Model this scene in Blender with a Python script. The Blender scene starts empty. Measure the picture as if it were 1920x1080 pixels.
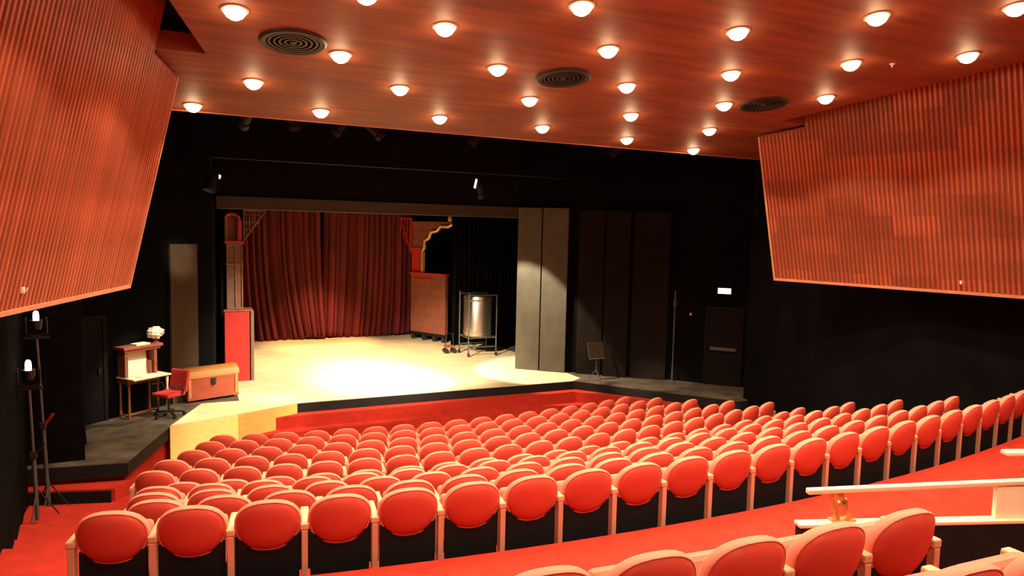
import bpy, bmesh, math, random
from mathutils import Vector, Matrix

random.seed(7)
scene = bpy.context.scene
COL = scene.collection
sin, cos, rad, pi = math.sin, math.cos, math.radians, math.pi

# ------------------------------------------------------------------ camera
CAM_Z = 4.70
FPX, PITCH, ROLL, YAW = 1304.0, rad(4.70), rad(1.34), rad(25.0)
fwd = Vector((sin(YAW) * cos(PITCH), cos(YAW) * cos(PITCH), -sin(PITCH)))
rgt = Vector((cos(YAW), -sin(YAW), 0))
upv = rgt.cross(fwd)
rgt2 = rgt * cos(ROLL) + upv * sin(ROLL)
upv2 = upv * cos(ROLL) - rgt * sin(ROLL)
cam_data = bpy.data.cameras.new('camera')
cam_data.sensor_width = 36.0
cam_data.lens = FPX / 1920 * 36.0
cam_data.clip_start = 0.05
cam_data.clip_end = 200
cam = bpy.data.objects.new('camera', cam_data)
COL.objects.link(cam)
cam.matrix_world = Matrix(((rgt2.x, upv2.x, -fwd.x, 0), (rgt2.y, upv2.y, -fwd.y, 0),
                           (rgt2.z, upv2.z, -fwd.z, CAM_Z), (0, 0, 0, 1)))
scene.camera = cam

# ------------------------------------------------------------------ world and exposure
world = bpy.data.worlds.new('world')
scene.world = world
world.use_nodes = True
world.node_tree.nodes['Background'].inputs[0].default_value = (0.010, 0.008, 0.007, 1)
world.node_tree.nodes['Background'].inputs[1].default_value = 0.15
scene.view_settings.view_transform = 'Standard'
scene.view_settings.look = 'None'
scene.view_settings.exposure = 0.0
scene.view_settings.gamma = 1.0
scene.view_settings.use_curve_mapping = False

DOWN_W = 275.0        # watts of one ceiling downlight
DOWN_COL = (1.0, 0.78, 0.52)
GLOW_W = 6.5         # watts of the added point lamp that brightens the ceiling round each downlight
LENS_E = 11.0         # emission of a downlight lens
STAGE_COL = (1.0, 0.86, 0.62)

# ------------------------------------------------------------------ hall geometry
XC, YC = 4.9, 32.67            # centre of the seating arcs, X = hall axis
CEIL_A, CEIL_B = 7.94, 0.127   # ceiling underside z = A - B*y
PITCH_SEAT = 0.55
SEAT_H = 0.88
STAGE_Z = 0.80


def ceil_z(y):
    return CEIL_A - CEIL_B * y


def mir(p):
    return (2 * XC - p[0],) + tuple(p[1:])


# ------------------------------------------------------------------ materials
MATS = {}


def mat(name, col, rough=0.6, metal=0.0, var=0.0, scale=6.0, bump=0.0, bump_scale=60.0,
        sheen=0.0, stretch=(1, 1, 1), spec=0.5, objvar=0.0):
    """procedural principled material: noise colour variation, fine bump, per-object tone"""
    m = bpy.data.materials.new(name)
    m.use_nodes = True
    nt = m.node_tree
    b = nt.nodes['Principled BSDF']
    b.inputs['Roughness'].default_value = rough
    b.inputs['Metallic'].default_value = metal
    b.inputs['Specular IOR Level'].default_value = spec
    if sheen:
        b.inputs['Sheen Weight'].default_value = sheen
        b.inputs['Sheen Roughness'].default_value = 0.4
        b.inputs['Sheen Tint'].default_value = (1.0, .55, .45, 1)
    tc = nt.nodes.new('ShaderNodeTexCoord')
    mp = nt.nodes.new('ShaderNodeMapping')
    mp.inputs['Scale'].default_value = stretch
    nt.links.new(tc.outputs['Object'], mp.inputs['Vector'])
    nz = nt.nodes.new('ShaderNodeTexNoise')
    nz.inputs['Scale'].default_value = scale
    nz.inputs['Detail'].default_value = 5
    nt.links.new(mp.outputs['Vector'], nz.inputs['Vector'])
    ramp = nt.nodes.new('ShaderNodeMapRange')
    ramp.inputs['From Min'].default_value = 0.3
    ramp.inputs['From Max'].default_value = 0.7
    ramp.inputs['To Min'].default_value = 1 - var
    ramp.inputs['To Max'].default_value = 1 + var
    nt.links.new(nz.outputs['Fac'], ramp.inputs['Value'])
    fac = ramp.outputs['Result']
    if objvar:
        oi = nt.nodes.new('ShaderNodeObjectInfo')
        r2 = nt.nodes.new('ShaderNodeMapRange')
        r2.inputs['To Min'].default_value = 1 - objvar
        r2.inputs['To Max'].default_value = 1 + objvar
        nt.links.new(oi.outputs['Random'], r2.inputs['Value'])
        mu = nt.nodes.new('ShaderNodeMath')
        mu.operation = 'MULTIPLY'
        nt.links.new(fac, mu.inputs[0])
        nt.links.new(r2.outputs['Result'], mu.inputs[1])
        fac = mu.outputs[0]
    vm = nt.nodes.new('ShaderNodeVectorMath')
    vm.operation = 'SCALE'
    vm.inputs[0].default_value = col
    nt.links.new(fac, vm.inputs['Scale'])
    nt.links.new(vm.outputs['Vector'], b.inputs['Base Color'])
    if bump:
        n2 = nt.nodes.new('ShaderNodeTexNoise')
        n2.inputs['Scale'].default_value = bump_scale
        n2.inputs['Detail'].default_value = 3
        nt.links.new(mp.outputs['Vector'], n2.inputs['Vector'])
        bp = nt.nodes.new('ShaderNodeBump')
        bp.inputs['Strength'].default_value = bump
        bp.inputs['Distance'].default_value = 0.01
        nt.links.new(n2.outputs['Fac'], bp.inputs['Height'])
        nt.links.new(bp.outputs['Normal'], b.inputs['Normal'])
    MATS[name] = m
    return m


def emat(name, col, strength):
    m = bpy.data.materials.new(name)
    m.use_nodes = True
    nt = m.node_tree
    b = nt.nodes['Principled BSDF']
    b.inputs['Base Color'].default_value = (*[min(1, c) for c in col], 1)
    b.inputs['Emission Color'].default_value = (*col, 1)
    b.inputs['Emission Strength'].default_value = strength
    MATS[name] = m
    return m


mat('carpet', (0.40, 0.026, 0.014), .95, var=.16, scale=5, bump=.5, bump_scale=90, spec=.1)
mat('seat_red', (0.70, 0.20, 0.13), .85, var=.07, scale=4, bump=.15, bump_scale=160, spec=.25, objvar=.07, sheen=.35)  # salmon fabric, lightened further to put the top light on the rim into it
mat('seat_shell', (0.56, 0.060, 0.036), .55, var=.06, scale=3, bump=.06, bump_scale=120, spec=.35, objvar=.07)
mat('seat_black', (0.006, 0.006, 0.007), .7, var=.1, spec=.2)
mat('post_wood', (0.62, 0.28, 0.18), .5, var=.12, scale=8, stretch=(1, 1, .15), objvar=.08)
mat('arm_wood', (0.70, 0.36, 0.20), .45, var=.12, scale=9, stretch=(1, .15, 1), objvar=.08)
mat('slat_wood', (0.36, 0.080, 0.034), .45, var=.22, scale=3.0, stretch=(1, 1, .9), bump=.1, bump_scale=40, objvar=.16)
slat_r = mat('slat_wood_blocks', (0.36, 0.080, 0.032), .45, var=.16, scale=3.0, bump=.1, bump_scale=40, objvar=.08)
_nt = slat_r.node_tree
_g = _nt.nodes.new('ShaderNodeNewGeometry')
_sx = _nt.nodes.new('ShaderNodeSeparateXYZ')
_nt.links.new(_g.outputs['Position'], _sx.inputs[0])


def _m(op, a, b):
    nd = _nt.nodes.new('ShaderNodeMath')
    nd.operation = op
    for i_, q_ in enumerate((a, b)):
        if q_ is None:
            continue
        if isinstance(q_, (int, float)):
            nd.inputs[i_].default_value = q_
        else:
            _nt.links.new(q_, nd.inputs[i_])
    return nd.outputs[0]


_zr = _m('FLOOR', _m('DIVIDE', _sx.outputs['Z'], .34), None)
_yr = _m('FLOOR', _m('ADD', _m('DIVIDE', _sx.outputs['Y'], .68), _m('MULTIPLY', _zr, .37)), None)
_cb = _nt.nodes.new('ShaderNodeCombineXYZ')
_nt.links.new(_yr, _cb.inputs[0])
_nt.links.new(_zr, _cb.inputs[1])
_wn = _nt.nodes.new('ShaderNodeTexWhiteNoise')
_wn.noise_dimensions = '2D'
_nt.links.new(_cb.outputs[0], _wn.inputs['Vector'])
_mr = _nt.nodes.new('ShaderNodeMapRange')
_mr.inputs['To Min'].default_value = .68
_mr.inputs['To Max'].default_value = 1.22
_nt.links.new(_wn.outputs['Value'], _mr.inputs['Value'])
_vm = [nd for nd in _nt.nodes if nd.type == 'VECT_MATH'][0]
_old = _vm.inputs['Scale'].links[0].from_socket
_nt.links.new(_m('MULTIPLY', _old, _mr.outputs['Result']), _vm.inputs['Scale'])
mat('panel_backing', (0.17, 0.040, 0.018), .8, var=.1)
mat('panel_edge', (0.55, 0.24, 0.14), .5, var=.08)
mat('ceiling_wood', (0.20, 0.058, 0.027), .62, var=.28, scale=2.2, stretch=(.35, 3.2, 1), bump=.05, bump_scale=14, spec=.28)
mat('ceiling_edge', (0.50, 0.16, 0.09), .5, var=.1)
mat('void_black', (0.009, 0.009, 0.009), .95, var=.2, spec=.02)
mat('wall_black', (0.0042, 0.0042, 0.0044), .95, var=.25, scale=2, spec=.03)
mat('drape_black', (0.005, 0.004, 0.004), .95, var=.3, scale=3, spec=.03)
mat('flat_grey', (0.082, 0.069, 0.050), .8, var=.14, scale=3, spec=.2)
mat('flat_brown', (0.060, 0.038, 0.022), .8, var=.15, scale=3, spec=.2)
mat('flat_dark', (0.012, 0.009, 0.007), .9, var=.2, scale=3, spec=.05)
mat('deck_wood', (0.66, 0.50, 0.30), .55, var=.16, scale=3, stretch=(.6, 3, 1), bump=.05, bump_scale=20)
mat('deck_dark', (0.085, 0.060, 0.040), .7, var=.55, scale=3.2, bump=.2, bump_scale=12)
mat('lip_black', (0.009, 0.008, 0.008), .7, var=.1, spec=.2)
mat('ply_yellow_lit', (0.85, 0.62, 0.20), .6, var=.06, scale=5, stretch=(1, 1, 3))  # plywood yellow, deepened with the colour of the stage light on it
mat('ply_orange', (0.70, 0.33, 0.08), .6, var=.10, scale=5, stretch=(1, 1, 3))
mat('ply_top', (0.80, 0.66, 0.36), .6, var=.07, scale=4)
mat('curtain_red', (0.115, 0.0045, 0.0055), .8, var=.35, scale=2, stretch=(1, 1, .3))
mat('set_red', (0.42, 0.018, 0.013), .55, var=.08, scale=3)
mat('set_redbrown', (0.22, 0.060, 0.032), .6, var=.22, scale=5)
mat('set_brown', (0.17, 0.085, 0.050), .65, var=.2, scale=6)
mat('gilt', (0.75, 0.46, 0.17), .35, metal=.5, var=.15, scale=10)
mat('chest_wood', (0.28, 0.048, 0.018), .5, var=.22, scale=5, stretch=(.4, 1, 3))
mat('chest_lid', (0.45, 0.17, 0.04), .5, var=.16, scale=5, stretch=(.4, 3, 1))
mat('iron', (0.03, 0.025, 0.02), .5, metal=.7, var=.1)
mat('desk_wood', (0.26, 0.075, 0.040), .45, var=.2, scale=6, stretch=(.4, 1, 1))
mat('paper', (0.85, 0.78, 0.60), .8, var=.05, scale=6)
mat('wig_white', (0.85, 0.78, 0.62), .9, var=.12, scale=14, bump=.5, bump_scale=25)
mat('chair_red', (0.45, 0.022, 0.020), .8, var=.1, scale=5)
mat('dark_metal', (0.035, 0.033, 0.032), .45, metal=.6, var=.15)
mat('steel', (0.52, 0.46, 0.38), .30, metal=.95, var=.12, scale=4, stretch=(4, 4, .3))
mat('pole_grey', (0.10, 0.095, 0.09), .45, metal=.5, var=.1)
mat('beam_brown', (0.045, 0.029, 0.018), .75, var=.16, scale=4, stretch=(.3, 1, 1))
mat('door_brown', (0.008, 0.0055, 0.005), .7, var=.12, spec=.1)
mat('door_dark', (0.005, 0.004, 0.004), .7, var=.12, spec=.1)
mat('rail_cream', (0.78, 0.62, 0.40), .40, var=.07, scale=5, stretch=(.3, 1, 1))
mat('cream_panel', (0.88, 0.80, 0.58), .6, var=.05, scale=4)
mat('parapet_black', (0.008, 0.008, 0.009), .75, var=.15, spec=.2)
mat('brass', (0.62, 0.38, 0.13), .35, metal=.6, var=.35, scale=22)
mat('speaker_black', (0.008, 0.0075, 0.0065), .6, var=.15)
mat('speaker_ring', (0.020, 0.017, 0.013), .5, var=.15)
mat('trim_metal', (0.60, 0.42, 0.26), .35, metal=.4, var=.05)
mat('white_plastic', (0.8, 0.76, 0.7), .5, var=.03)
emat('lens_warm', (1.0, 0.80, 0.50), LENS_E)
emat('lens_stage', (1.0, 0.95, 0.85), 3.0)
emat('bulb_white', (1.0, 0.90, 0.72), 5.0)
emat('exit_glow', (1.0, 1.0, 0.93), 2.2)
mat('black_paint', (0.008, 0.008, 0.008), .6, var=.1, spec=.2)
emat('led_red', (1.0, 0.08, 0.06), 1.4)


# ------------------------------------------------------------------ mesh builder
class MB:
    def __init__(s):
        s.v, s.f, s.sm = [], [], []

    def add(s, vs, fs, smooth=False):
        o = len(s.v)
        s.v += [tuple(p) for p in vs]
        s.f += [tuple(i + o for i in f) for f in fs]
        s.sm += [smooth] * len(fs)
        return s

    def box(s, x0, x1, y0, y1, z0, z1):
        v = [(x, y, z) for z in (z0, z1) for y in (y0, y1) for x in (x0, x1)]
        return s.add(v, [(0, 2, 3, 1), (4, 5, 7, 6), (0, 1, 5, 4), (2, 6, 7, 3), (0, 4, 6, 2), (1, 3, 7, 5)])

    def bbox(s, x0, x1, y0, y1, z0, z1, b=.01):
        """box with chamfered vertical and horizontal edges"""
        bm = bmesh.new()
        bmesh.ops.create_cube(bm, size=1)
        for v in bm.verts:
            v.co = Vector((x0 + (v.co.x + .5) * (x1 - x0), y0 + (v.co.y + .5) * (y1 - y0), z0 + (v.co.z + .5) * (z1 - z0)))
        bmesh.ops.bevel(bm, geom=bm.edges[:], offset=b, segments=2, affect='EDGES', profile=.5)
        bm.verts.index_update()
        s.add([v.co for v in bm.verts], [[v.index for v in f.verts] for f in bm.faces])
        bm.free()
        return s

    def prism(s, pts, z0, z1, top=True, bottom=True):
        n = len(pts)
        v = [(p[0], p[1], z0) for p in pts] + [(p[0], p[1], z1) for p in pts]
        f = [(i, (i + 1) % n, n + (i + 1) % n, n + i) for i in range(n)]
        if bottom:
            f.append(tuple(reversed(range(n))))
        if top:
            f.append(tuple(range(n, 2 * n)))
        return s.add(v, f)

    def beam(s, a, b, w, h, up=(0, 0, 1)):
        """rectangular bar from a to b, w across, h along up"""
        a, b = Vector(a), Vector(b)
        d = (b - a).normalized()
        u = Vector(up)
        if abs(d.dot(u)) > .98:
            u = Vector((0, 1, 0))
        x = d.cross(u).normalized()
        u = x.cross(d)
        v = [p + x * sx * w / 2 + u * su * h / 2 for p in (a, b) for su in (-1, 1) for sx in (-1, 1)]
        return s.add(v, [(0, 1, 3, 2), (4, 6, 7, 5), (0, 4, 5, 1), (2, 3, 7, 6), (0, 2, 6, 4), (1, 5, 7, 3)])

    def tube(s, pts, r, n=10, cap=True):
        pts = [Vector(p) for p in pts]
        rs = r if isinstance(r, (list, tuple)) else [r] * len(pts)
        prev = None
        rings = []
        for i, p in enumerate(pts):
            d = (pts[min(i + 1, len(pts) - 1)] - pts[max(i - 1, 0)]).normalized()
            if prev is None:
                a = d.cross(Vector((0, 0, 1)))
                if a.length < .05:
                    a = d.cross(Vector((1, 0, 0)))
                a.normalize()
            else:
                a = (prev - d * prev.dot(d)).normalized()
            prev = a
            bb = d.cross(a)
            rings.append([p + (a * cos(2 * pi * k / n) + bb * sin(2 * pi * k / n)) * rs[i] for k in range(n)])
        v = [q for rg in rings for q in rg]
        f = [(i * n + k, i * n + (k + 1) % n, (i + 1) * n + (k + 1) % n, (i + 1) * n + k)
             for i in range(len(pts) - 1) for k in range(n)]
        s.add(v, f, True)
        if cap:
            s.add(rings[0], [tuple(reversed(range(n)))])
            s.add(rings[-1], [tuple(range(n))])
        return s

    def lathe(s, prof, n=24, c=(0, 0, 0), smooth=True):
        """prof: (r, z) list, revolved round z at c"""
        v, f = [], []
        m = len(prof)
        for k in range(n):
            a = 2 * pi * k / n
            for r, z in prof:
                v.append((c[0] + r * cos(a), c[1] + r * sin(a), c[2] + z))
        for k in range(n):
            for i in range(m - 1):
                f.append((k * m + i, ((k + 1) % n) * m + i, ((k + 1) % n) * m + i + 1, k * m + i + 1))
        return s.add(v, f, smooth)

    def xf(s, M):
        s.v = [tuple(M @ Vector(p)) for p in s.v]
        return s

    def mesh(s, name, mats):
        me = bpy.data.meshes.new(name)
        me.from_pydata(s.v, [], s.f)
        bm = bmesh.new()
        bm.from_mesh(me)
        bmesh.ops.remove_doubles(bm, verts=bm.verts[:], dist=1e-5)
        bmesh.ops.recalc_face_normals(bm, faces=bm.faces[:])
        bm.to_mesh(me)
        bm.free()
        if any(s.sm):
            for p in me.polygons:
                p.use_smooth = True
            try:
                me.set_sharp_from_angle(angle=rad(40))
            except Exception:
                pass
        me.materials.append(MATS[mats])
        return me

    def build(s, name, m, parent=None):
        o = bpy.data.objects.new(name, s.mesh(name, m))
        COL.objects.link(o)
        if parent:
            o.parent = parent
        return o


def tag(o, label=None, cat=None, group=None, kind=None):
    if label:
        o['label'] = label
    if cat:
        o['category'] = cat
    if group:
        o['group'] = group
    if kind:
        o['kind'] = kind
    return o


def struct(o, label, cat):
    return tag(o, label, cat, kind='structure')


def empty(name, loc, rz=0.0):
    o = bpy.data.objects.new(name, None)
    o.empty_display_size = .1
    COL.objects.link(o)
    o.location = loc
    o.rotation_euler = (0, 0, rz)
    return o


def copy_tree(o, parent=None):
    c = o.copy()
    COL.objects.link(c)
    c.parent = parent
    for ch in o.children:
        copy_tree(ch, c)
    return c


def spot_light(name, loc, target, watts, col, angle, blend=.4, radius=.05, parent=None):
    ld = bpy.data.lights.new(name, 'SPOT')
    ld.energy = watts
    ld.color = col
    ld.spot_size = rad(angle)
    ld.spot_blend = blend
    ld.shadow_soft_size = radius
    o = bpy.data.objects.new(name, ld)
    COL.objects.link(o)
    d = Vector(target) - Vector(loc)
    q = d.to_track_quat('-Z', 'Y')
    o.rotation_mode = 'QUATERNION'
    o.rotation_quaternion = q
    o.location = loc
    if parent:
        o.parent = parent
        o.matrix_parent_inverse = parent.matrix_basis.inverted()
    return o


ORD = ['', 'first', 'second', 'third', 'fourth', 'fifth', 'sixth', 'seventh', 'eighth', 'ninth', 'tenth', 'eleventh',
       'twelfth', 'thirteenth', 'fourteenth', 'fifteenth', 'sixteenth', 'seventeenth', 'eighteenth', 'nineteenth',
       'twentieth', 'twenty-first', 'twenty-second', 'twenty-third', 'twenty-fourth', 'twenty-fifth']

# ================================================================== THE HALL
# rows of the stalls: radius of the back top, height of the tread, first angle (deg), seats
ROWS = [
    (19.83, 0.01, -12.82, 17), (20.67, 0.15, -12.95, 18), (21.57, 0.29, -13.11, 19), (22.47, 0.44, -13.35, 20),
    (23.25, 0.55, -13.35, 21), (24.11, 0.68, -12.00, 20), (24.97, 0.95, -12.16, 21), (25.84, 1.20, -11.75, 21),
    (26.70, 1.45, -11.23, 21), (27.55, 1.70, -11.43, 23)]
AISLE_Z = 2.00
TIER1_Z, TIER2_Z = 2.32, 2.56
TIER1_R, TIER2_R = 30.28, 31.18


def ring(mb, r0, r1, z, zlow, a0=-26, a1=26, n=40):
    """tread between radii r0<r1 at height z with a riser on its inner (stage) side down to zlow"""
    v, f = [], []
    for i in range(n + 1):
        t = rad(a0 + (a1 - a0) * i / n)
        s, c = sin(t), cos(t)
        v += [(XC + r0 * s, YC - r0 * c, zlow), (XC + r0 * s, YC - r0 * c, z), (XC + r1 * s, YC - r1 * c, z)]
    for i in range(n):
        b = i * 3
        f += [(b, b + 3, b + 4, b + 1), (b + 1, b + 4, b + 5, b + 2)]
    mb.add(v, f)


mb = MB()
edges = [15.0]
for k in range(9):
    edges.append(ROWS[k][0] + .20)
edges.append(27.63)            # edge of the cross aisle
z_prev = -0.3
for k in range(10):
    ring(mb, edges[k], edges[k + 1], ROWS[k][1], z_prev)
    z_prev = ROWS[k][1]
ring(mb, 27.63, 29.45, AISLE_Z, ROWS[9][1])
ring(mb, 29.45, 30.45, TIER1_Z, AISLE_Z)
ring(mb, 30.45, 31.35, TIER2_Z, TIER1_Z)
ring(mb, 31.35, 42, TIER2_Z + .25, TIER2_Z)
floor = mb.build('floor', 'carpet')
struct(floor, 'red carpeted stepped floor of the auditorium under the curved rows of seats', 'floor')

# ---- walls: black, mirrored about the hall axis
LW = [(-3.4, 13.3), (-2.3, 12.6), (-2.0, 10.0), (-1.9, 8.0), (-3.0, 5.0), (-3.9, 2.0), (-4.6, -6.0)]


def wallstrip(pts, z0, z1, th):
    """vertical wall of thickness th to the outside along a polyline"""
    m = MB()
    for a, b in zip(pts[:-1], pts[1:]):
        a, b = Vector((*a, 0)), Vector((*b, 0))
        d = (b - a).normalized()
        nrm = Vector((d.y, -d.x, 0)) * th
        m.prism([a, b, b + nrm, a + nrm], z0, z1)
    return m


struct(wallstrip(LW, -.3, 9.2, .2).build('wall_left', 'wall_black'), 'black lower side wall along the left aisle', 'wall')
struct(wallstrip([mir(p) for p in reversed(LW)], -.3, 9.2, .2).build('wall_right', 'wall_black'),
       'black side wall below the slatted panel on the right', 'wall')
struct(MB().box(-5, 14.8, -6.3, -6.0, -.3, 9.2).build('wall_back', 'wall_black'), 'dark back wall behind the upper tier', 'wall')
struct(MB().box(-5, 14.8, -6.2, 26.2, 9.0, 9.2).build('ceiling_void', 'void_black'), 'black roof above the hung ceiling and the stage', 'ceiling')

# splay walls of the proscenium
SPL_L0, SPL_L1 = (-2.08, 15.05), (0.50, 17.22)      # left splay
SPL_R0, SPL_R1 = (8.44, 17.70), (11.75, 14.90)      # right splay
struct(wallstrip([(0.62, 19.0), SPL_L1, SPL_L0, (-3.4, 13.3)], 0.3, 9.0, .15).build('wall_stage_left', 'wall_black'),
       'black angled wall left of the stage opening', 'wall')
struct(wallstrip([(13.2, 13.3), SPL_R1, SPL_R0, (8.9, 18.6)], 0.3, 9.0, .15).build('wall_stage_right', 'wall_black'),
       'black angled wall right of the stage opening', 'wall')
struct(MB().box(-3.5, 13.3, 25.6, 25.8, .3, 9.0).build('wall_stage_back', 'wall_black'), 'black back wall of the stage behind the curtain', 'wall')
struct(MB().box(-3.5, -3.3, 13.2, 25.7, .3, 9.0).build('wall_wing_left', 'wall_black'), 'black outer wall of the left wing', 'wall')
struct(MB().box(13.1, 13.3, 13.2, 25.7, .3, 9.0).build('wall_wing_right', 'wall_black'), 'black outer wall of the right wing', 'wall')
struct(MB().box(-3.3, 13.1, 17.75, 17.95, 5.36, 9.0).build('wall_header', 'void_black'), 'black header wall above the stage opening', 'wall')
trim = MB().bbox(0.60, 9.0, 17.70, 18.0, 5.06, 5.36, .01).build('trim_1', 'beam_brown')
struct(trim, 'brown beam across the top of the stage opening', 'beam')

# ---- hung wooden ceiling (sloping down towards the stage)
CE_F = 11.95


def ceil_edge_x(y):
    return 0.22 + (y - 9.38) * .26


mb = MB()
outl = [(-2.0, CE_F), (-2.0, 9.40), (ceil_edge_x(9.40), 9.40), (ceil_edge_x(-5.5), -5.5)]
outl = outl + [mir(p) for p in reversed(outl)]
n = len(outl)
v = [(x, y, ceil_z(y)) for x, y in outl] + [(x, y, ceil_z(y) + .22) for x, y in outl]
mb.add(v, [tuple(range(n)), tuple(range(n, 2 * n))] + [(i, (i + 1) % n, n + (i + 1) % n, n + i) for i in range(n)])
struct(mb.build('ceiling', 'ceiling_wood'), 'reddish brown wooden ceiling with rows of glowing downlights', 'ceiling')
mb = MB()
mb.box(-2.0, 11.8, CE_F, CE_F + .04, ceil_z(CE_F) - .015, ceil_z(CE_F) + .22)
struct(mb.build('trim_2', 'ceiling_edge'), 'thin pale edge strip along the front of the wooden ceiling', 'trim')

# ---- slatted acoustic panels, tilted in at the top, flaring towards the back
SL_P = 0.075


def slat_panel(side):
    sgn = 1 if side == 'left' else -1
    O = Vector((-.72, 10.25, 3.88))
    u = Vector((-.267, -.964, 0)).normalized()
    w = Vector((.2206, 0, 1))
    nrm = w.cross(u)
    nrm.normalize()
    if nrm.x < 0:
        nrm = -nrm
    if sgn < 0:
        O = Vector(mir(O))
        u.x, w.x, nrm.x = -u.x, -w.x, -nrm.x
    L = 6.9
    LF = .90                                   # length of the part under the front strip of the ceiling
    mb = MB()
    th = .10

    def slab(s0, s1, h0, h1):
        q = [O + u * s0, O + u * s1]
        vs = []
        for d in (0, -th):
            vs += [q[0] + nrm * d, q[1] + nrm * d, q[1] + w * h1 + nrm * d, q[0] + w * h0 + nrm * d]
        mb.add(vs, [(0, 1, 2, 3), (7, 6, 5, 4), (0, 4, 5, 1), (1, 5, 6, 2), (2, 6, 7, 3), (3, 7, 4, 0)])

    hf = ceil_z(10.25) - 3.88 - .02
    hb = 3.75
    slab(0, LF, hf, hf + .08)
    slab(LF, L, hb, hb)
    root = mb.build('wall_%s_upper' % side, 'panel_backing')
    struct(root, 'tilted reddish wooden slat panel high on the %s side wall' % side, 'wall panel')
    # slat meshes: unit slat in (u, n, w) axes
    def slat_mesh(h, nm):
        m = MB()
        a, d = .050, .020
        sec = [(0, 0), (a, 0), (a - .010, d), (.010, d)]
        vs = []
        for k in (0, h):
            vs += [u * s + nrm * e + w * k for s, e in sec]
        m.add(vs, [(0, 1, 2, 3), (7, 6, 5, 4), (0, 4, 5, 1), (1, 5, 6, 2), (2, 6, 7, 3), (3, 7, 4, 0)])
        return m.mesh(nm, 'slat_wood' if side == 'left' else 'slat_wood_blocks')
    me_b = slat_mesh(hb, 'slat')
    k = 0
    s = .03
    while s < L - .08:
        me = me_b if s > LF else slat_mesh(hf + .08 * s / LF - .03, 'slat')
        o = bpy.data.objects.new('slat', me)
        COL.objects.link(o)
        o.parent = root
        o.location = O + u * s + nrm * .001
        s += SL_P
    # pale edge boards along the front and the bottom
    m = MB()
    vs = []
    for k in (0, hf - .02):
        vs += [O + u * a + nrm * e + w * k for a, e in ((-.02, -th), (.015, -th), (.015, .035), (-.02, .035))]
    m.add(vs, [(0, 1, 2, 3), (7, 6, 5, 4), (0, 4, 5, 1), (1, 5, 6, 2), (2, 6, 7, 3), (3, 7, 4, 0)])
    m.build('front_edge_board', 'panel_edge', root)
    m = MB()
    vs = []
    for k in (-.02, L):
        vs += [O + u * k + nrm * e + w * h for h, e in ((-.03, -th), (.012, -th), (.012, .035), (-.03, .035))]
    m.add(vs, [(0, 1, 2, 3), (7, 6, 5, 4), (0, 4, 5, 1), (1, 5, 6, 2), (2, 6, 7, 3), (3, 7, 4, 0)])
    m.build('bottom_edge_board', 'panel_edge', root)
    return O, u, w, nrm


FR = {}
for sd in ('left', 'right'):
    FR[sd] = slat_panel(sd)
for sd, s, h, lab in (('left', 2.72, .18, 'tiny white hook near the bottom of the left slat panel'),
                      ('right', 3.25, .16, 'tiny white hook near the bottom of the right slat panel')):
    O, u, w, nrm = FR[sd]
    p = O + u * s + w * h + nrm * .03
    m = MB()
    m.bbox(-.018, .018, -.012, .012, -.03, .03, .006)
    m.tube([(0, 0, .0), (.03 if sd == 'left' else -.03, 0, -.005), (.035 if sd == 'left' else -.035, 0, .025)], .006, 6)
    o = m.build('wall_hook', 'white_plastic')
    o.location = p
    tag(o, lab, 'hook')

# ---- ceiling downlights
DL = [  # x, y on the ceiling; (row word, place word)
    [(0.09, 11.63), (1.91, 11.33), (3.78, 11.08), (5.68, 11.07), (7.62, 11.31), (9.48, 11.63)],
    [(0.83, 10.25), (2.76, 9.85), (4.75, 9.71), (6.74, 9.91), (8.71, 10.26)],
    [(1.73, 8.86), (3.74, 8.63), (5.80, 8.66), (7.84, 8.91)],
    [(0.47, 7.99), (2.65, 7.63), (4.77, 7.56), (6.89, 7.72), (9.14, 8.07)],
    [(1.65, 7.30 - .15), (3.82, 6.61), (5.91, 6.54), (8.17, 6.83)],
    [(0.15, 6.05), (2.55, 5.62), (4.85, 5.45), (7.12, 5.64), (9.43, 6.06)],
    [(1.30, 4.85), (3.75, 4.45), (6.05, 4.55), (8.39, 4.89)],
    [(0.0, 3.6), (2.5, 3.2), (5.0, 3.1), (7.4, 3.3), (9.9, 3.7)],
    [(1.2, 1.6), (3.8, 1.3), (6.2, 1.3), (8.8, 1.6)],
    [(0.0, -.4), (2.5, -.8), (5.0, -.9), (7.5, -.7), (10.0, -.3)],
]
TILT = math.atan(CEIL_B)


def downlight():
    r = empty('downlight', (0, 0, 0))
    MB().lathe([(.118, .0), (.122, -.014), (.140, -.010), (.146, .0)], 24).build('trim_ring', 'trim_metal', r)
    MB().lathe([(0, -.105), (.045, -.098), (.085, -.072), (.110, -.035), (.118, .002)], 20).build('lens', 'lens_warm', r)
    return r


proto = downlight()
first = True
RW = ['front row', 'second row', 'third row', 'fourth row', 'fifth row', 'sixth row', 'seventh row', 'eighth row', 'ninth row', 'tenth row']
for i, row in enumerate(DL):
    for j, (x, y) in enumerate(row):
        o = proto if first else copy_tree(proto)
        first = False
        o.location = (x, y, ceil_z(y) - .002)
        o.rotation_euler = (-TILT, 0, 0)
        tag(o, 'warm glowing ceiling downlight, %s from the left in the %s from the stage' % (ORD[j + 1], RW[i]),
            'downlight', 'round downlights in the wooden ceiling')
        l = spot_light('downlight_lamp', (x, y, ceil_z(y) - .12), (x, y, 0), DOWN_W, DOWN_COL, 118, .30, .05)
        gd = bpy.data.lights.new('halo_fill', 'POINT')  # extra lamp below the lens, added for the halo on the ceiling
        gd.energy, gd.color, gd.shadow_soft_size = GLOW_W, (1.0, .62, .30), .03
        g = bpy.data.objects.new('halo_fill', gd)
        COL.objects.link(g)
        g.location = (x, y, ceil_z(y) - .16)

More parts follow.
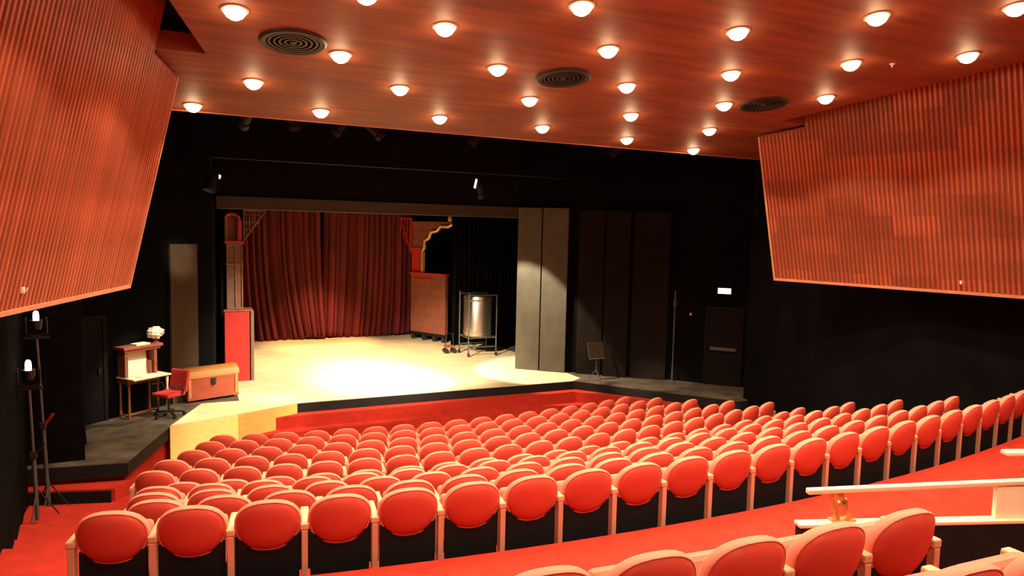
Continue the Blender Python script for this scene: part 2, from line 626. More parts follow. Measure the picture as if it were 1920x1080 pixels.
# ---- round ceiling loudspeakers / vents
def ceiling_speaker():
    r = empty('ceiling_speaker', (0, 0, 0))
    MB().lathe([(.30, .0), (.30, -.02), (.36, -.03), (.385, -.012), (.385, .0)], 40).build('rim', 'speaker_black', r)
    MB().lathe([(0, -.004), (.31, -.004)], 40).build('backing', 'void_black', r)
    for rr in (.08, .14, .20, .26):
        MB().lathe([(rr, -.004), (rr, -.018), (rr + .022, -.018), (rr + .022, -.004)], 36).build('ring', 'speaker_ring', r)
    MB().lathe([(0, -.03), (.03, -.026), (.045, -.008)], 20).build('centre_cap', 'speaker_ring', r)
    return r


proto = ceiling_speaker()
for i, (x, y, lab) in enumerate([(1.14, 8.64, 'round dark ceiling grille nearest the left slat panel'),
                                 (4.75, 8.66, 'round dark ceiling grille in the middle of the ceiling'),
                                 (8.45, 8.68, 'round dark ceiling grille nearest the right slat panel')]):
    o = proto if i == 0 else copy_tree(proto)
    o.location = (x, y, ceil_z(y) - .003)
    o.rotation_euler = (-TILT, 0, 0)
    tag(o, lab, 'ceiling grille', 'round dark grilles in the ceiling')

m = MB().lathe([(0, -.05), (.012, -.048), (.012, -.02), (.035, -.012), (.035, 0)], 14)
o = m.build('sprinkler', 'white_plastic')
o.location = (8.75, 6.65, ceil_z(6.65))
tag(o, 'tiny pale sprinkler head on the dark right part of the ceiling', 'sprinkler')

# ================================================================== THE STAGE
STG = [(-3.4, 12.95), (-.94, 12.60), (-.34, 14.66), (.65, 15.65), (9.15, 15.65), (11.80, 12.40), (13.2, 12.40), (13.2, 25.7), (-3.4, 25.7)]
mb = MB().prism(STG, .58, STAGE_Z - .012)
struct(mb.build('stage_lip', 'lip_black'), 'black front edge of the raised stage', 'stage')
ins = [(-3.4, 13.05), (-1.0, 12.72), (-.42, 14.74), (.58, 15.75), (9.22, 15.75), (11.88, 12.50), (13.2, 12.50), (13.2, 25.6), (-3.4, 25.6)]
struct(MB().prism(ins, -.3, .58).build('stage_skirt', 'carpet'), 'red carpeted skirt below the black stage edge', 'stage')
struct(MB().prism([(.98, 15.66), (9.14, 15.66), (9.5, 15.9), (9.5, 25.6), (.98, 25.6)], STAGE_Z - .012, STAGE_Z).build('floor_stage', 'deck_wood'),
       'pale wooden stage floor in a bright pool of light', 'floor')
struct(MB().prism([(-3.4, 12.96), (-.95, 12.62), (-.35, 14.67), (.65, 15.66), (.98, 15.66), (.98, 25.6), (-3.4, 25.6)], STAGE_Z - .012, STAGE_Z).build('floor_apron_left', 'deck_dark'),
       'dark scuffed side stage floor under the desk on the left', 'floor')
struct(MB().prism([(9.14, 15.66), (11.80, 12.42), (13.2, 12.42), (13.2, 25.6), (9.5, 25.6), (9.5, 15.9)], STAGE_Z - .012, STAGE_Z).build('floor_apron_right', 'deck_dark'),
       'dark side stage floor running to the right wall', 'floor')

# carpeted steps up to the stage front, following the front and the right splay
def step_band(out, z0, z1):
    d = Vector((11.80 - 9.15, 12.40 - 15.65)).normalized()
    nr = Vector((d.y, -d.x))               # towards the audience / left
    c = Vector((9.15, 15.65))
    # offset corner of the two edges
    y = 15.65 - out
    k = (y - (c.y + nr.y * out)) / d.y
    cx = c.x + nr.x * out + d.x * k
    e = Vector((11.2, 13.14)) + nr * out
    return MB().prism([(.62, y), (cx, y), (e.x, e.y), (11.25, 13.14), (9.15, 15.72), (.62, 15.72)], z0, z1)


sr = empty('stairs_front', (0, 0, 0))
struct(sr, 'two long red carpeted steps in front of the stage', 'steps')
step_band(.26, -.2, .58).build('step', 'carpet', sr)
step_band(.56, -.2, .31).build('step', 'carpet', sr)

# side step at the left end of the stage
sr = empty('stairs_left', (0, 0, 0))
struct(sr, 'red carpeted step with a dark riser below the left end of the stage', 'steps')
pts = [(-3.0, 12.80), (-1.10, 12.28), (-.85, 12.62), (-3.0, 13.0)]
MB().prism(pts, .05, .50).build('step', 'carpet', sr)
MB().prism([(-2.45, 12.615), (-1.16, 12.262), (-1.152, 12.29), (-2.44, 12.645)], .16, .475).build('riser_panel', 'flat_dark', sr)

# wooden forestage block at the left corner of the stage
blk = empty('forestage_block', (0, 0, 0))
tag(blk, 'wooden forestage block with bright yellow front at the left corner of the stage', 'platform')
F0, F1 = Vector((-.37, 14.50)), Vector((2.12, 15.62))
fd = (F1 - F0).normalized()
fn = Vector((fd.y, -fd.x))
B0, B1 = Vector((.22, 16.10)), Vector((2.12, 16.05))
MB().prism([F0 + fd * .02, F1 - fd * .02, B1, B0], .02, STAGE_Z + .01).build('body', 'ply_yellow_lit', blk)
MB().prism([F0 + fn * .02, F1 + fn * .02, B1 + Vector((0, .01)), B0 + Vector((-.01, .01))], STAGE_Z + .01, STAGE_Z + .045).build('top_board', 'ply_top', blk)
mid = F0 + fd * 1.37
MB().prism([F0, mid - fd * .004, mid - fd * .004 + fn * .018, F0 + fn * .018], .0, STAGE_Z + .008).build('front_panel', 'ply_yellow_lit', blk)
MB().prism([mid + fd * .004, F1, F1 + fn * .018, mid + fd * .004 + fn * .018], .0, STAGE_Z + .008).build('front_panel', 'ply_orange', blk)


# ---- flats along the splay walls
def on_line(a, b, s):
    return Vector((a[0] + (b[0] - a[0]) * s, a[1] + (b[1] - a[1]) * s))


def stage_flat(a, b, s0, s1, off, z1, m, label, cat='stage flat', group=None):
    p, q = on_line(a, b, s0), on_line(a, b, s1)
    d = (q - p).normalized()
    nr = Vector((d.y, -d.x))
    if nr.y > 0:
        nr = -nr
    p, q = p + nr * off, q + nr * off
    r = empty('stage_flat', (p.x, p.y, STAGE_Z))
    r.rotation_euler = (0, 0, math.atan2(d.y, d.x))
    Lw = (q - p).length
    s = 1 if Vector((-d.y, d.x)).dot(nr) < 0 else -1
    MB().bbox(0, Lw, -.03 * s if s > 0 else 0, 0 if s > 0 else .03, 0, z1 - STAGE_Z, .004).build('panel', m, r)
    MB().box(0, .05, 0 if s > 0 else -.05, .05 if s > 0 else 0, .05, z1 - STAGE_Z - .05).build('batten', m, r)
    MB().box(Lw - .05, Lw, 0 if s > 0 else -.05, .05 if s > 0 else 0, .05, z1 - STAGE_Z - .05).build('batten', m, r)
    tag(r, label, cat, group)
    return r


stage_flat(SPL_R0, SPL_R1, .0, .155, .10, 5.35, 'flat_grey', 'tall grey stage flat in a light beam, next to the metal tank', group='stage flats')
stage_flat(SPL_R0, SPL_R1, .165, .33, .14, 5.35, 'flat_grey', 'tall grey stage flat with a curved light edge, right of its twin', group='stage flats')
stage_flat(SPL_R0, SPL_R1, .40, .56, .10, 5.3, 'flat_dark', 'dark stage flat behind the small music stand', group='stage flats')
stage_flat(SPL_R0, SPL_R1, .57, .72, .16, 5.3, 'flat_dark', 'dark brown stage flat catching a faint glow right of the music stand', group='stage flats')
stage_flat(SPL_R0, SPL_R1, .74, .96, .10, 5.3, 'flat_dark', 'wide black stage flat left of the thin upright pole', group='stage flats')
stage_flat(SPL_L0, SPL_L1, .655, .86, .03, 4.25, 'flat_brown', 'brown stage flat behind the orange chest with light on its top', group='stage flats')
mf = empty('masking_flat', (-1.58, 12.98, STAGE_Z))
MB().bbox(-1.2, 0, 0, .04, 0, 3.4, .004).build('panel', 'drape_black', mf)
MB().beam((-.1, .04, 1.8), (-.1, .9, .02), .05, .03).build('brace', 'flat_dark', mf)
tag(mf, 'black masking flat at the far left end of the stage beside the light stands', 'stage flat')


# ---- doors, exit sign
def door(name, c, d, w, h, z0, m, label, bar):
    """door leaf + frame on a wall; c centre on the floor, d along the wall, front to the hall"""
    d = Vector((*d, 0)).normalized()
    nr = Vector((d.y, -d.x, 0))
    if nr.y > 0:
        nr = -nr
    r = empty(name, (c[0], c[1], z0))
    x = d if nr.cross(d).z > 0 else -d
    ang = math.atan2(x.y, x.x)
    r.rotation_euler = (0, 0, ang)
    # local +x along wall; find sign of the front
    fy = -1 if (Matrix.Rotation(ang, 3, 'Z') @ Vector((0, -1, 0))).dot(nr) > 0 else 1
    def bx(x0, x1, a, b, za, zb, nm, mm, par=r):
        return MB().bbox(x0, x1, min(fy * a, fy * b), max(fy * a, fy * b), za, zb, .006).build(nm, mm, par)
    bx(-w / 2, w / 2, .0, .05, .005, h, 'leaf', m)
    bx(-w / 2 - .08, -w / 2 - .005, .0, .07, 0, h + .08, 'frame_post', 'flat_dark')
    bx(w / 2 + .005, w / 2 + .08, .0, .07, 0, h + .08, 'frame_post', 'flat_dark')
    bx(-w / 2 - .005, w / 2 + .005, .0, .07, h + .005, h + .08, 'frame_head', 'flat_dark')
    if bar:
        b = bx(-w / 2 + .08, w / 2 - .08, .08, .12, .92, 1.0, 'push_bar', 'pole_grey')
        bx(-w / 2 + .10, -w / 2 + .15, .05, .08, .93, .99, 'bracket', 'dark_metal', b)
        bx(w / 2 - .15, w / 2 - .10, .05, .08, .93, .99, 'bracket', 'dark_metal', b)
    else:
        bx(w / 2 - .12, w / 2 - .08, .06, .10, .95, 1.08, 'handle', 'dark_metal')
    struct(r, label, 'door')
    return r, nr


pr = Vector((13.2 - 11.75, 13.3 - 14.9))
dc = Vector((11.75, 14.9)) + pr * .60
door('door_1', (dc.x, dc.y), pr, .80, 1.98, STAGE_Z, 'door_brown', 'dim brown exit door below the lit exit sign at the right', True)
pl = Vector((SPL_L1[0] - SPL_L0[0], SPL_L1[1] - SPL_L0[1]))
dc2 = Vector(SPL_L0) + pl * .10
door('door_2', (dc2.x, dc2.y), pl, .66, 2.02, STAGE_Z, 'door_dark', 'black door in the angled wall left of the writing desk', False)

ndir = Vector((pr.y, -pr.x)).normalized()
if ndir.y > 0:
    ndir = -ndir
es = empty('exit_sign', (dc.x - .04 + ndir.x * .02, dc.y + ndir.y * .02, 3.28))
es.rotation_euler = (0, 0, math.atan2(pr.y, pr.x))
MB().bbox(-.18, .18, -.06, -.0, -.09, .09, .008).build('housing', 'dark_metal', es)
MB().box(-.16, .16, -.066, -.058, -.07, .07).build('lit_face', 'exit_glow', es)
tag(es, 'small lit white exit sign on the dark wall at the right', 'sign')
lb = empty('indicator_light', (12.02 + ndir.x * .02, 14.55 + ndir.y * .02, 2.62))
lb.rotation_euler = es.rotation_euler
MB().bbox(-.04, .04, -.04, 0, -.06, .06, .006).build('housing', 'dark_metal', lb)
MB().lathe([(0, .03), (.016, .024), (.022, 0)], 12).xf(Matrix.Rotation(pi / 2, 4, 'X') @ Matrix.Translation((0, 0, .035))).build('led', 'led_red', lb)
tag(lb, 'tiny red indicator lamp on the dark wall left of the exit door', 'indicator')

# ---- red stage curtain: two gathered halves with deep folds
def curtain(x0, x1, y, z0, z1, seed, label, gather):
    rnd = random.Random(seed)
    nf = int((x1 - x0) / .19)
    ph = [rnd.uniform(-.5, .5) for _ in range(nf + 2)]
    am = [rnd.uniform(.05, .19) for _ in range(nf + 2)]
    nx, nz = nf * 8, 26
    v, f = [], []
    for j in range(nz + 1):
        t = j / nz
        z = z0 + (z1 - z0) * t
        for i in range(nx + 1):
            s = i / nx
            k = s * nf
            i0 = int(k)
            fr = k - i0
            a = am[i0] * (1 - fr) + am[i0 + 1] * fr
            p = ph[i0] * (1 - fr) + ph[i0 + 1] * fr
            # folds lean towards the gather point near the floor
            lean = gather * (1 - t) ** 2.2 * (.35 + .65 * sin(pi * s))
            yy = y + a * (.55 + .45 * (1 - t)) * sin(2 * pi * (k + p * .6)) + .05 * sin(5.1 * s + 3 * t)
            zz = z + (.05 * sin(pi * 2 * s + seed) * (1 - t) if j < nz else 0)
            v.append((x0 + (x1 - x0) * s + lean + .03 * sin(2 * pi * k + 2.0), yy, max(zz, z0)))
    for j in range(nz):
        for i in range(nx):
            q = j * (nx + 1) + i
            f.append((q, q + 1, q + nx + 2, q + nx + 1))
    m = MB().add(v, f, True)
    r = empty('stage_curtain', ((x0 + x1) / 2, y, STAGE_Z))
    o = m.build('cloth', 'curtain_red', r)
    o.location = (-(x0 + x1) / 2, -y, -STAGE_Z)
    so = o.modifiers.new('thick', 'SOLIDIFY')
    so.thickness = .012
    MB().tube([(x0 - .1, y, z1 + .03), (x1 + .1, y, z1 + .03)], .03, 8).xf(Matrix.Translation((-(x0 + x1) / 2, -y, -STAGE_Z))).build('rail', 'dark_metal', r)
    tag(r, label, 'curtain', 'red stage curtains')
    return r


curtain(1.55, 4.10, 24.55, STAGE_Z + .02, 5.45, 3, 'dark red gathered stage curtain, left half at the back of the stage', .45)
curtain(4.22, 7.35, 24.62, STAGE_Z + .02, 5.45, 8, 'dark red gathered stage curtain, right half at the back of the stage', -.18)


def drape(x0, x1, y, z0, z1, seed, label, rz=0):
    rnd = random.Random(seed)
    nf = max(4, int((x1 - x0) / .16))
    nx = nf * 6
    v, f = [], []
    am = [rnd.uniform(.03, .07) for _ in range(nf + 2)]
    for z in (z0, (z0 + z1) / 2, z1):
        for i in range(nx + 1):
            s = i / nx
            a = am[int(s * nf)]
            v.append((x0 + (x1 - x0) * s, y + a * sin(2 * pi * s * nf), z))
    for j in range(2):
        for i in range(nx):
            q = j * (nx + 1) + i
            f.append((q, q + 1, q + nx + 2, q + nx + 1))
    o = MB().add(v, f, True).build('black_leg_drape', 'drape_black')
    so = o.modifiers.new('thick', 'SOLIDIFY')
    so.thickness = .012
    tag(o, label, 'drape', 'black masking drapes')
    return o


drape(7.98, 10.6, 21.9, STAGE_Z, 6.2, 5, 'black masking drape behind the metal tank')
drape(-1.2, .95, 19.2, STAGE_Z, 6.2, 6, 'black masking drape behind the red pillar')
drape(-2.0, 1.5, 22.6, STAGE_Z, 6.2, 7, 'black masking drape beside the left half of the curtain')

# ---- left scenery pillar: red plinth with a carved pavilion post above
kp = empty('scenery_pillar', (.78, 18.35, STAGE_Z))
MB().bbox(0, .58, 0, .45, 0, 1.74, .01).build('plinth', 'set_red', kp)
MB().bbox(.60, .68, -.02, .43, 0, 1.76, .01).build('plinth_side_post', 'set_brown', kp)
MB().bbox(-.02, .66, -.02, .47, 1.75, 1.80, .01).build('plinth_cap', 'set_redbrown', kp)
MB().bbox(.06, .44, .10, .38, 1.80, 3.42, .01).build('shaft', 'set_brown', kp)
MB().bbox(.255, .285, .085, .10, 1.86, 3.36, .004).build('shaft_moulding', 'set_redbrown', kp)
MB().bbox(.405, .435, .085, .10, 1.86, 3.36, .004).build('shaft_moulding', 'set_redbrown', kp)
MB().bbox(.04, .46, .08, .40, 2.90, 2.95, .008).build('band', 'set_redbrown', kp)
MB().bbox(.02, .48, .06, .42, 3.42, 3.50, .01).build('capital', 'set_red', kp)
MB().bbox(.03, .10, .10, .38, 3.50, 4.1, .008).build('niche_post', 'set_redbrown', kp)
MB().bbox(.32, .42, .10, .38, 3.50, 4.0, .008).build('niche_post', 'set_red', kp)
MB().tube([(.37, .12, 3.98), (.35, .12, 4.08), (.27, .12, 4.15), (.15, .12, 4.16), (.06, .12, 4.12)], .04, 8).build('niche_arch', 'set_red', kp)
MB().bbox(.10, .33, .30, .34, 3.50, 4.12, .006).build('niche_back', 'set_redbrown', kp)
lat = MB()
for k in range(4):
    lat.beam((.48 + k * .13, .2, 3.55 + k * .16), (.48 + k * .13, .2, 4.25), .03, .03)
    lat.beam((.46, .2, 3.60 + k * .18), (.50 + (k + .6) * .13, .2, 3.60 + k * .18), .03, .03)
lat.beam((.46, .2, 3.48), (1.0, .2, 4.25), .045, .04)
lat.beam((.46, .2, 4.25), (1.02, .2, 4.25), .045, .04)
lat.build('lattice_bracket', 'set_brown', kp)
tag(kp, 'scenery pillar with a bright red plinth at the left edge of the stage opening', 'scenery')

# ---- right scenery pavilion: panelled wall with gilded arch above
kq = empty('scenery_pavilion', (7.12, 23.75, STAGE_Z))
PV = Vector((7.92 - 7.12, 22.35 - 23.75))
kq.rotation_euler = (0, 0, math.atan2(PV.y, PV.x))
PL = PV.length
# local x runs towards the audience, local -y is the visible face
MB().bbox(0, PL, 0, .16, .28, 2.30, .01).build('wall_panel', 'set_redbrown', kq)
MB().bbox(-.02, PL + .02, -.05, .18, 2.30, 2.38, .01).build('ledge', 'set_red', kq)
MB().bbox(.15, PL * .62, -.03, 0, 2.10, 2.18, .006).build('moulding', 'set_red', kq)
MB().bbox(.12, PL - .12, -.02, 0, 1.55, 1.60, .006).build('moulding', 'set_brown', kq)
MB().bbox(.12, PL - .12, -.02, 0, .60, .65, .006).build('moulding', 'set_brown', kq)
for xx in (.05, PL * .35, PL * .65, PL - .15):
    MB().tube([(xx + .05, .02, .09), (xx + .05, .14, .09)], .09, 12).build('caster', 'dark_metal', kq)
MB().bbox(0, PL, .02, .14, .17, .28, .01).build('underframe', 'flat_dark', kq)
MB().bbox(.0, .42, .02, .12, 2.38, 3.25, .01).build('arch_pier', 'set_red', kq)
MB().bbox(.46, .56, .0, .12, 2.38, 3.10, .01).build('gilded_post', 'gilt', kq)
arch = []
for k in range(9):
    a = pi - k / 8 * pi / 2
    arch.append((PL + .25 + (PL - .26) * cos(a), .05, 3.10 + .95 * sin(a)))
cusp = []
for k, p in enumerate(arch):
    cusp.append((p[0] + (.05 if k % 2 else -.02), p[1], p[2] - (.05 if k % 2 else -.02)))
MB().tube(cusp, .06, 8).build('gilded_arch', 'gilt', kq)
MB().lathe([(0, .14), (.06, .12), (.09, .04), (.07, -.04), (0, -.08)], 14).xf(Matrix.Translation((PL + .12, .05, 4.22))).build('finial', 'gilt', kq)
sp = [(0.0, .06, 3.10)] + [(0.0, .06, 4.15), (PL + .25, .06, 4.15)] + [(p[0], .06, p[2] + .04) for p in reversed(arch)]
n = len(sp)
MB().add([(x, y, z) for x, y, z in sp] + [(x, y + .05, z) for x, y, z in sp],
         [tuple(range(n)), tuple(range(n, 2 * n))] + [(i, (i + 1) % n, n + (i + 1) % n, n + i) for i in range(n)]).build('spandrel', 'set_redbrown', kq)
lat = MB()
for k in range(4):
    lat.beam((-.12 - k * .12, .06, 4.25), (-.12 - k * .16, .06, 3.10 + k * .22), .035, .03)
lat.beam((-.05, .06, 3.05), (-.56, .06, 4.22), .05, .04)
lat.beam((-.05, .06, 4.25), (-.6, .06, 4.25), .05, .04)
lat.beam((-.05, .06, 3.05), (-.05, .06, 4.25), .05, .04)
lat.build('lattice_bracket', 'set_red', kq)
tag(kq, 'scenery pavilion with red panelled base and gilded arch at the right of the curtain', 'scenery')

# ---- metal tank on a wheeled frame
tk = empty('metal_tank', (8.22, 20.1, STAGE_Z))
MB().lathe([(0, .60), (.42, .60), (.45, .63), (.45, 1.82), (.43, 1.86), (0, 1.87)], 40).build('drum', 'steel', tk)
MB().lathe([(.452, .70), (.465, .71), (.465, .75), (.452, .76)], 40).build('hoop', 'steel', tk)
MB().lathe([(.452, 1.70), (.465, 1.71), (.465, 1.75), (.452, 1.76)], 40).build('hoop', 'steel', tk)
for sx in (-1, 1):
    for sy in (-1, 1):
        l = MB().tube([(sx * .46, sy * .40, .12), (sx * .46, sy * .40, 1.98 if sx < 0 else 1.90)], .022, 8).build('leg', 'pole_grey', tk)
        MB().tube([(sx * .46 - .02, sy * .40, .06), (sx * .46 + .02, sy * .40, .06)], .06, 12).build('wheel', 'dark_metal', l)
for sy in (-1, 1):
    MB().tube([(-.46, sy * .40, .30), (.46, sy * .40, .30)], .02, 8).build('rail', 'pole_grey', tk)
    MB().tube([(-.46, sy * .40, 1.90), (.46, sy * .40, 1.90)], .018, 8).build('rail', 'pole_grey', tk)
    MB().tube([(-.46, sy * .40, .58), (.46, sy * .40, .58)], .02, 8).build('rail', 'pole_grey', tk)
for sx in (-1, 1):
    MB().tube([(sx * .46, -.40, .58), (sx * .46, .40, .58)], .02, 8).build('rail', 'pole_grey', tk)
tag(tk, 'shiny metal drum tank standing in a wheeled frame at the right of the stage', 'tank')

# small red cart beside the tank
ct = empty('prop_trolley', (7.45, 20.55, STAGE_Z))
MB().bbox(-.16, .16, -.12, .12, .18, .24, .01).build('shelf', 'set_redbrown', ct)
MB().tube([(-.14, 0, .2), (-.10, 0, .62), (.10, 0, .62), (.14, 0, .2)], .015, 8).build('handle', 'dark_metal', ct)
for sx in (-1, 1):
    MB().tube([(sx * .13, -.11, .08), (sx * .13, .11, .08)], .075, 12).build('wheel', 'dark_metal', ct)
    MB().box(sx * .13 - .015, sx * .13 + .015, -.015, .015, .08, .20).build('fork', 'dark_metal', ct)
tag(ct, 'small low wheeled trolley left of the metal tank', 'trolley')

# ---- writing desk with shelf top, at the left
DKA = rad(38)
DKP = (-1.10, 15.33, STAGE_Z)
dk = empty('writing_desk', DKP, DKA)
W, D = .70, .36
for x, y in ((.02, .03), (W - .06, .03), (.02, D - .06), (W - .06, D - .06)):
    l = MB().tube([(x + .02, y + .02, 0), (x + .02, y + .02, .12), (x + .02, y + .02, .45), (x + .02, y + .02, .72)], [.018, .026, .020, .028], 10).build('leg', 'desk_wood', dk)
for x in (.04, W - .04):
    MB().beam((x, .05, .06), (x, D - .04, .06), .03, .03).build('foot_rail', 'desk_wood', dk)
MB().beam((.04, D / 2, .06), (W - .04, D / 2, .06), .03, .03).build('stretcher', 'desk_wood', dk)
ap = MB().bbox(0, W, .02, D, .70, .80, .008).build('apron', 'desk_wood', dk)
MB().bbox(.12, W - .12, .0, .02, .715, .785, .005).build('drawer_front', 'desk_wood', dk)
MB().bbox(-.02, W + .10, -.20, D, .80, .83, .006).build('writing_top', 'rail_cream', dk)
MB().lathe([(0, 0), (.04, 0), (.045, .03), (.02, .06), (.028, .2), (.018, .34), (.03, .46), (.018, .6), (.03, .76), (.03, .80), (0, .80)], 14).xf(Matrix.Translation((W + .04, -.14, 0))).build('turned_leg', 'paper', dk)
for x in (0, W - .07):
    MB().bbox(x, x + .07, .10, D - .02, .83, 1.38, .008).build('side_post', 'desk_wood', dk)
MB().bbox(.07, W - .07, D - .05, D - .02, .83, 1.38, .005).build('back_board', 'desk_wood', dk)
MB().bbox(-.05, W + .10, .04, D, 1.38, 1.44, .01).build('top_shelf', 'desk_wood', dk)
MB().bbox(-.02, W + .06, .07, D - .01, 1.33, 1.38, .01).build('cornice', 'desk_wood', dk)
MB().bbox(W * .80, W * .84, .12, D - .05, .83, 1.10, .004).build('divider', 'desk_wood', dk)
tag(dk, 'tall reddish wooden writing desk with shelf top on the left side stage', 'desk')
dkM = Matrix.Translation(DKP) @ Matrix.Rotation(DKA, 4, 'Z')


def on_desk(x, y, z):
    return dkM @ Vector((x, y, z))


o = MB().box(-.235, .235, -.006, .006, 0, .46).build('poster_board', 'paper')
o.location = on_desk(.33, D - .13, .832)
o.rotation_euler = (rad(-6), 0, DKA)
tag(o, 'bright cream board standing inside the writing desk', 'board')
o = MB().box(-.18, .18, -.10, .10, 0, .012).build('paper_sheets', 'paper')
o.location = on_desk(.36, -.05, .83)
o.rotation_euler = (0, 0, rad(42))
tag(o, 'loose white papers lying on the writing desk flap', 'paper')
o = MB().box(-.15, .15, -.10, .10, 0, .03).build('folded_cloth', 'paper')
o.location = on_desk(.40, .20, 1.44)
o.rotation_euler = (0, 0, DKA)
tag(o, 'pale folded cloth lying on top of the writing desk', 'cloth')
# white wig on a small stand, on the top shelf
wg = empty('wig_on_stand', on_desk(.74, .20, 1.44), DKA)
MB().lathe([(0, 0), (.07, 0), (.07, .015), (.02, .03), (.018, .10), (0, .10)], 16).build('stand', 'desk_wood', wg)
bm = bmesh.new()
bmesh.ops.create_icosphere(bm, subdivisions=4, radius=1)
for vtx in bm.verts:
    p = vtx.co.copy()
    r = 1 + .09 * sin(9 * p.x + 2) * sin(8 * p.y) + .06 * sin(13 * p.z + 4 * p.x)
    hollow = .55 if (p.x > .2 and p.y < -.25 and p.z < .1) else 1
    vtx.co = Vector((p.x * .17 * r * (hollow * .4 + .6), p.y * .15 * r * hollow, .20 + p.z * .125 * r))
me = bpy.data.meshes.new('hair')
bm.to_mesh(me)
bm.free()
for p in me.polygons:
    p.use_smooth = True
me.materials.append(MATS['wig_white'])
o = bpy.data.objects.new('hair', me)
COL.objects.link(o)
o.parent = wg
tag(wg, 'round white wig on a small stand on top of the writing desk', 'wig')

# ---- red chair in front of the desk
ch = empty('red_chair', (-.40, 15.42, STAGE_Z), rad(132))
MB().bbox(-.23, .23, -.22, .22, .42, .50, .025).build('seat', 'chair_red', ch)
mb = MB()
mb.bbox(-.24, .24, -.035, .035, -.03, .42, .03)
mb.xf(Matrix.Translation((0, -.23, .50)) @ Matrix.Rotation(rad(10), 4, 'X'))
mb.build('backrest', 'chair_red', ch)
MB().beam((-.12, -.20, .45), (-.12, -.24, .6), .03, .02).build('back_bar', 'dark_metal', ch)
MB().beam((.12, -.20, .45), (.12, -.24, .6), .03, .02).build('back_bar', 'dark_metal', ch)
MB().tube([(0, 0, .12), (0, 0, .42)], .025, 10).build('column', 'dark_metal', ch)
for k in range(5):
    a = 2 * pi * k / 5 + .3
    l = MB().beam((0, 0, .11), (.28 * cos(a), .28 * sin(a), .075), .035, .03).build('leg', 'dark_metal', ch)
    MB().tube([(.28 * cos(a) - .02, .28 * sin(a), .035), (.28 * cos(a) + .02, .28 * sin(a), .035)], .035, 10).build('caster', 'dark_metal', l)
for s in (-1, 1):
    MB().tube([(s * .24, -.12, .46), (s * .28, -.12, .56), (s * .28, -.06, .66), (s * .28, .16, .66)], .018, 8).build('armrest', 'dark_metal', ch)
tag(ch, 'red upholstered swivel chair with dark arms pulled up to the writing desk', 'chair')
# ---- orange wooden chest
cs = empty('wooden_chest', (-.06, 16.36, STAGE_Z), rad(20))
L, Dp = 1.12, .46
MB().bbox(0, L, 0, Dp, .05, .52, .012).build('box', 'chest_wood', cs)
prof = [(0, .53), (Dp, .53)]
prof = [(-.015, .53)] + [(Dp / 2 - (Dp / 2 + .015) * cos(pi * k / 10), .58 + .16 * sin(pi * k / 10)) for k in range(11)] + [(Dp + .015, .53)]
n = len(prof)
MB().add([(-.015, y, z) for y, z in prof] + [(L + .015, y, z) for y, z in prof],
         [tuple(range(n)), tuple(range(n, 2 * n))] + [(i, (i + 1) % n, n + (i + 1) % n, n + i) for i in range(n)]).build('lid', 'chest_lid', cs)
for x in (.02, L - .08):
    MB().bbox(x, x + .06, -.015, 0, .05, .52, .004).build('corner_strap', 'chest_lid', cs)
MB().bbox(.0, L, -.018, 0, .05, .11, .004).build('base_rail', 'chest_wood', cs)
hs = MB().bbox(L / 2 - .05, L / 2 + .05, -.03, 0, .36, .50, .006).build('lock_plate', 'iron', cs)
MB().tube([(L / 2, -.035, .40), (L / 2, -.05, .37), (L / 2, -.035, .34)], .012, 8).build('hasp', 'iron', hs)
for x in (.08, L - .12):
    for y in (.06, Dp - .10):
        MB().bbox(x, x + .05, y, y + .05, 0, .05, .005).build('foot', 'iron', cs)
tag(cs, 'orange wooden chest with a rounded lid next to the red chair', 'chest')

# ---- music stand and thin pole on the right side stage
ms = empty('music_stand', (9.90, 15.75, STAGE_Z))
MB().tube([(0, 0, .18), (0, 0, .62)], .014, 8).build('column', 'pole_grey', ms)
for k in range(3):
    a = 2 * pi * k / 3 + .5
    MB().tube([(0, 0, .22), (.20 * cos(a), .20 * sin(a), .012)], .012, 8).build('leg', 'pole_grey', ms)
MB().bbox(-.24, .24, -.015, .015, 0, .42, .008).xf(Matrix.Translation((0, .0, .55)) @ Matrix.Rotation(rad(-14), 4, 'X')).build('desk_plate', 'flat_brown', ms)
MB().bbox(-.24, .24, -.09, -.01, .53, .55, .005).build('ledge', 'flat_brown', ms)
tag(ms, 'small dark music stand in front of the right stage flats', 'music stand')
po = empty('upright_pole', (11.62, 14.72, STAGE_Z))
MB().lathe([(0, 0), (.10, 0), (.10, .015), (.03, .03)], 20).build('base', 'pole_grey', po)
MB().tube([(0, 0, .02), (0, 0, 2.42)], .022, 10).build('shaft', 'pole_grey', po)
MB().bbox(-.035, .035, -.035, .035, 2.02, 2.16, .008).build('clamp', 'pole_grey', po)
tag(po, 'thin grey upright pole standing at the right end of the stage', 'pole')


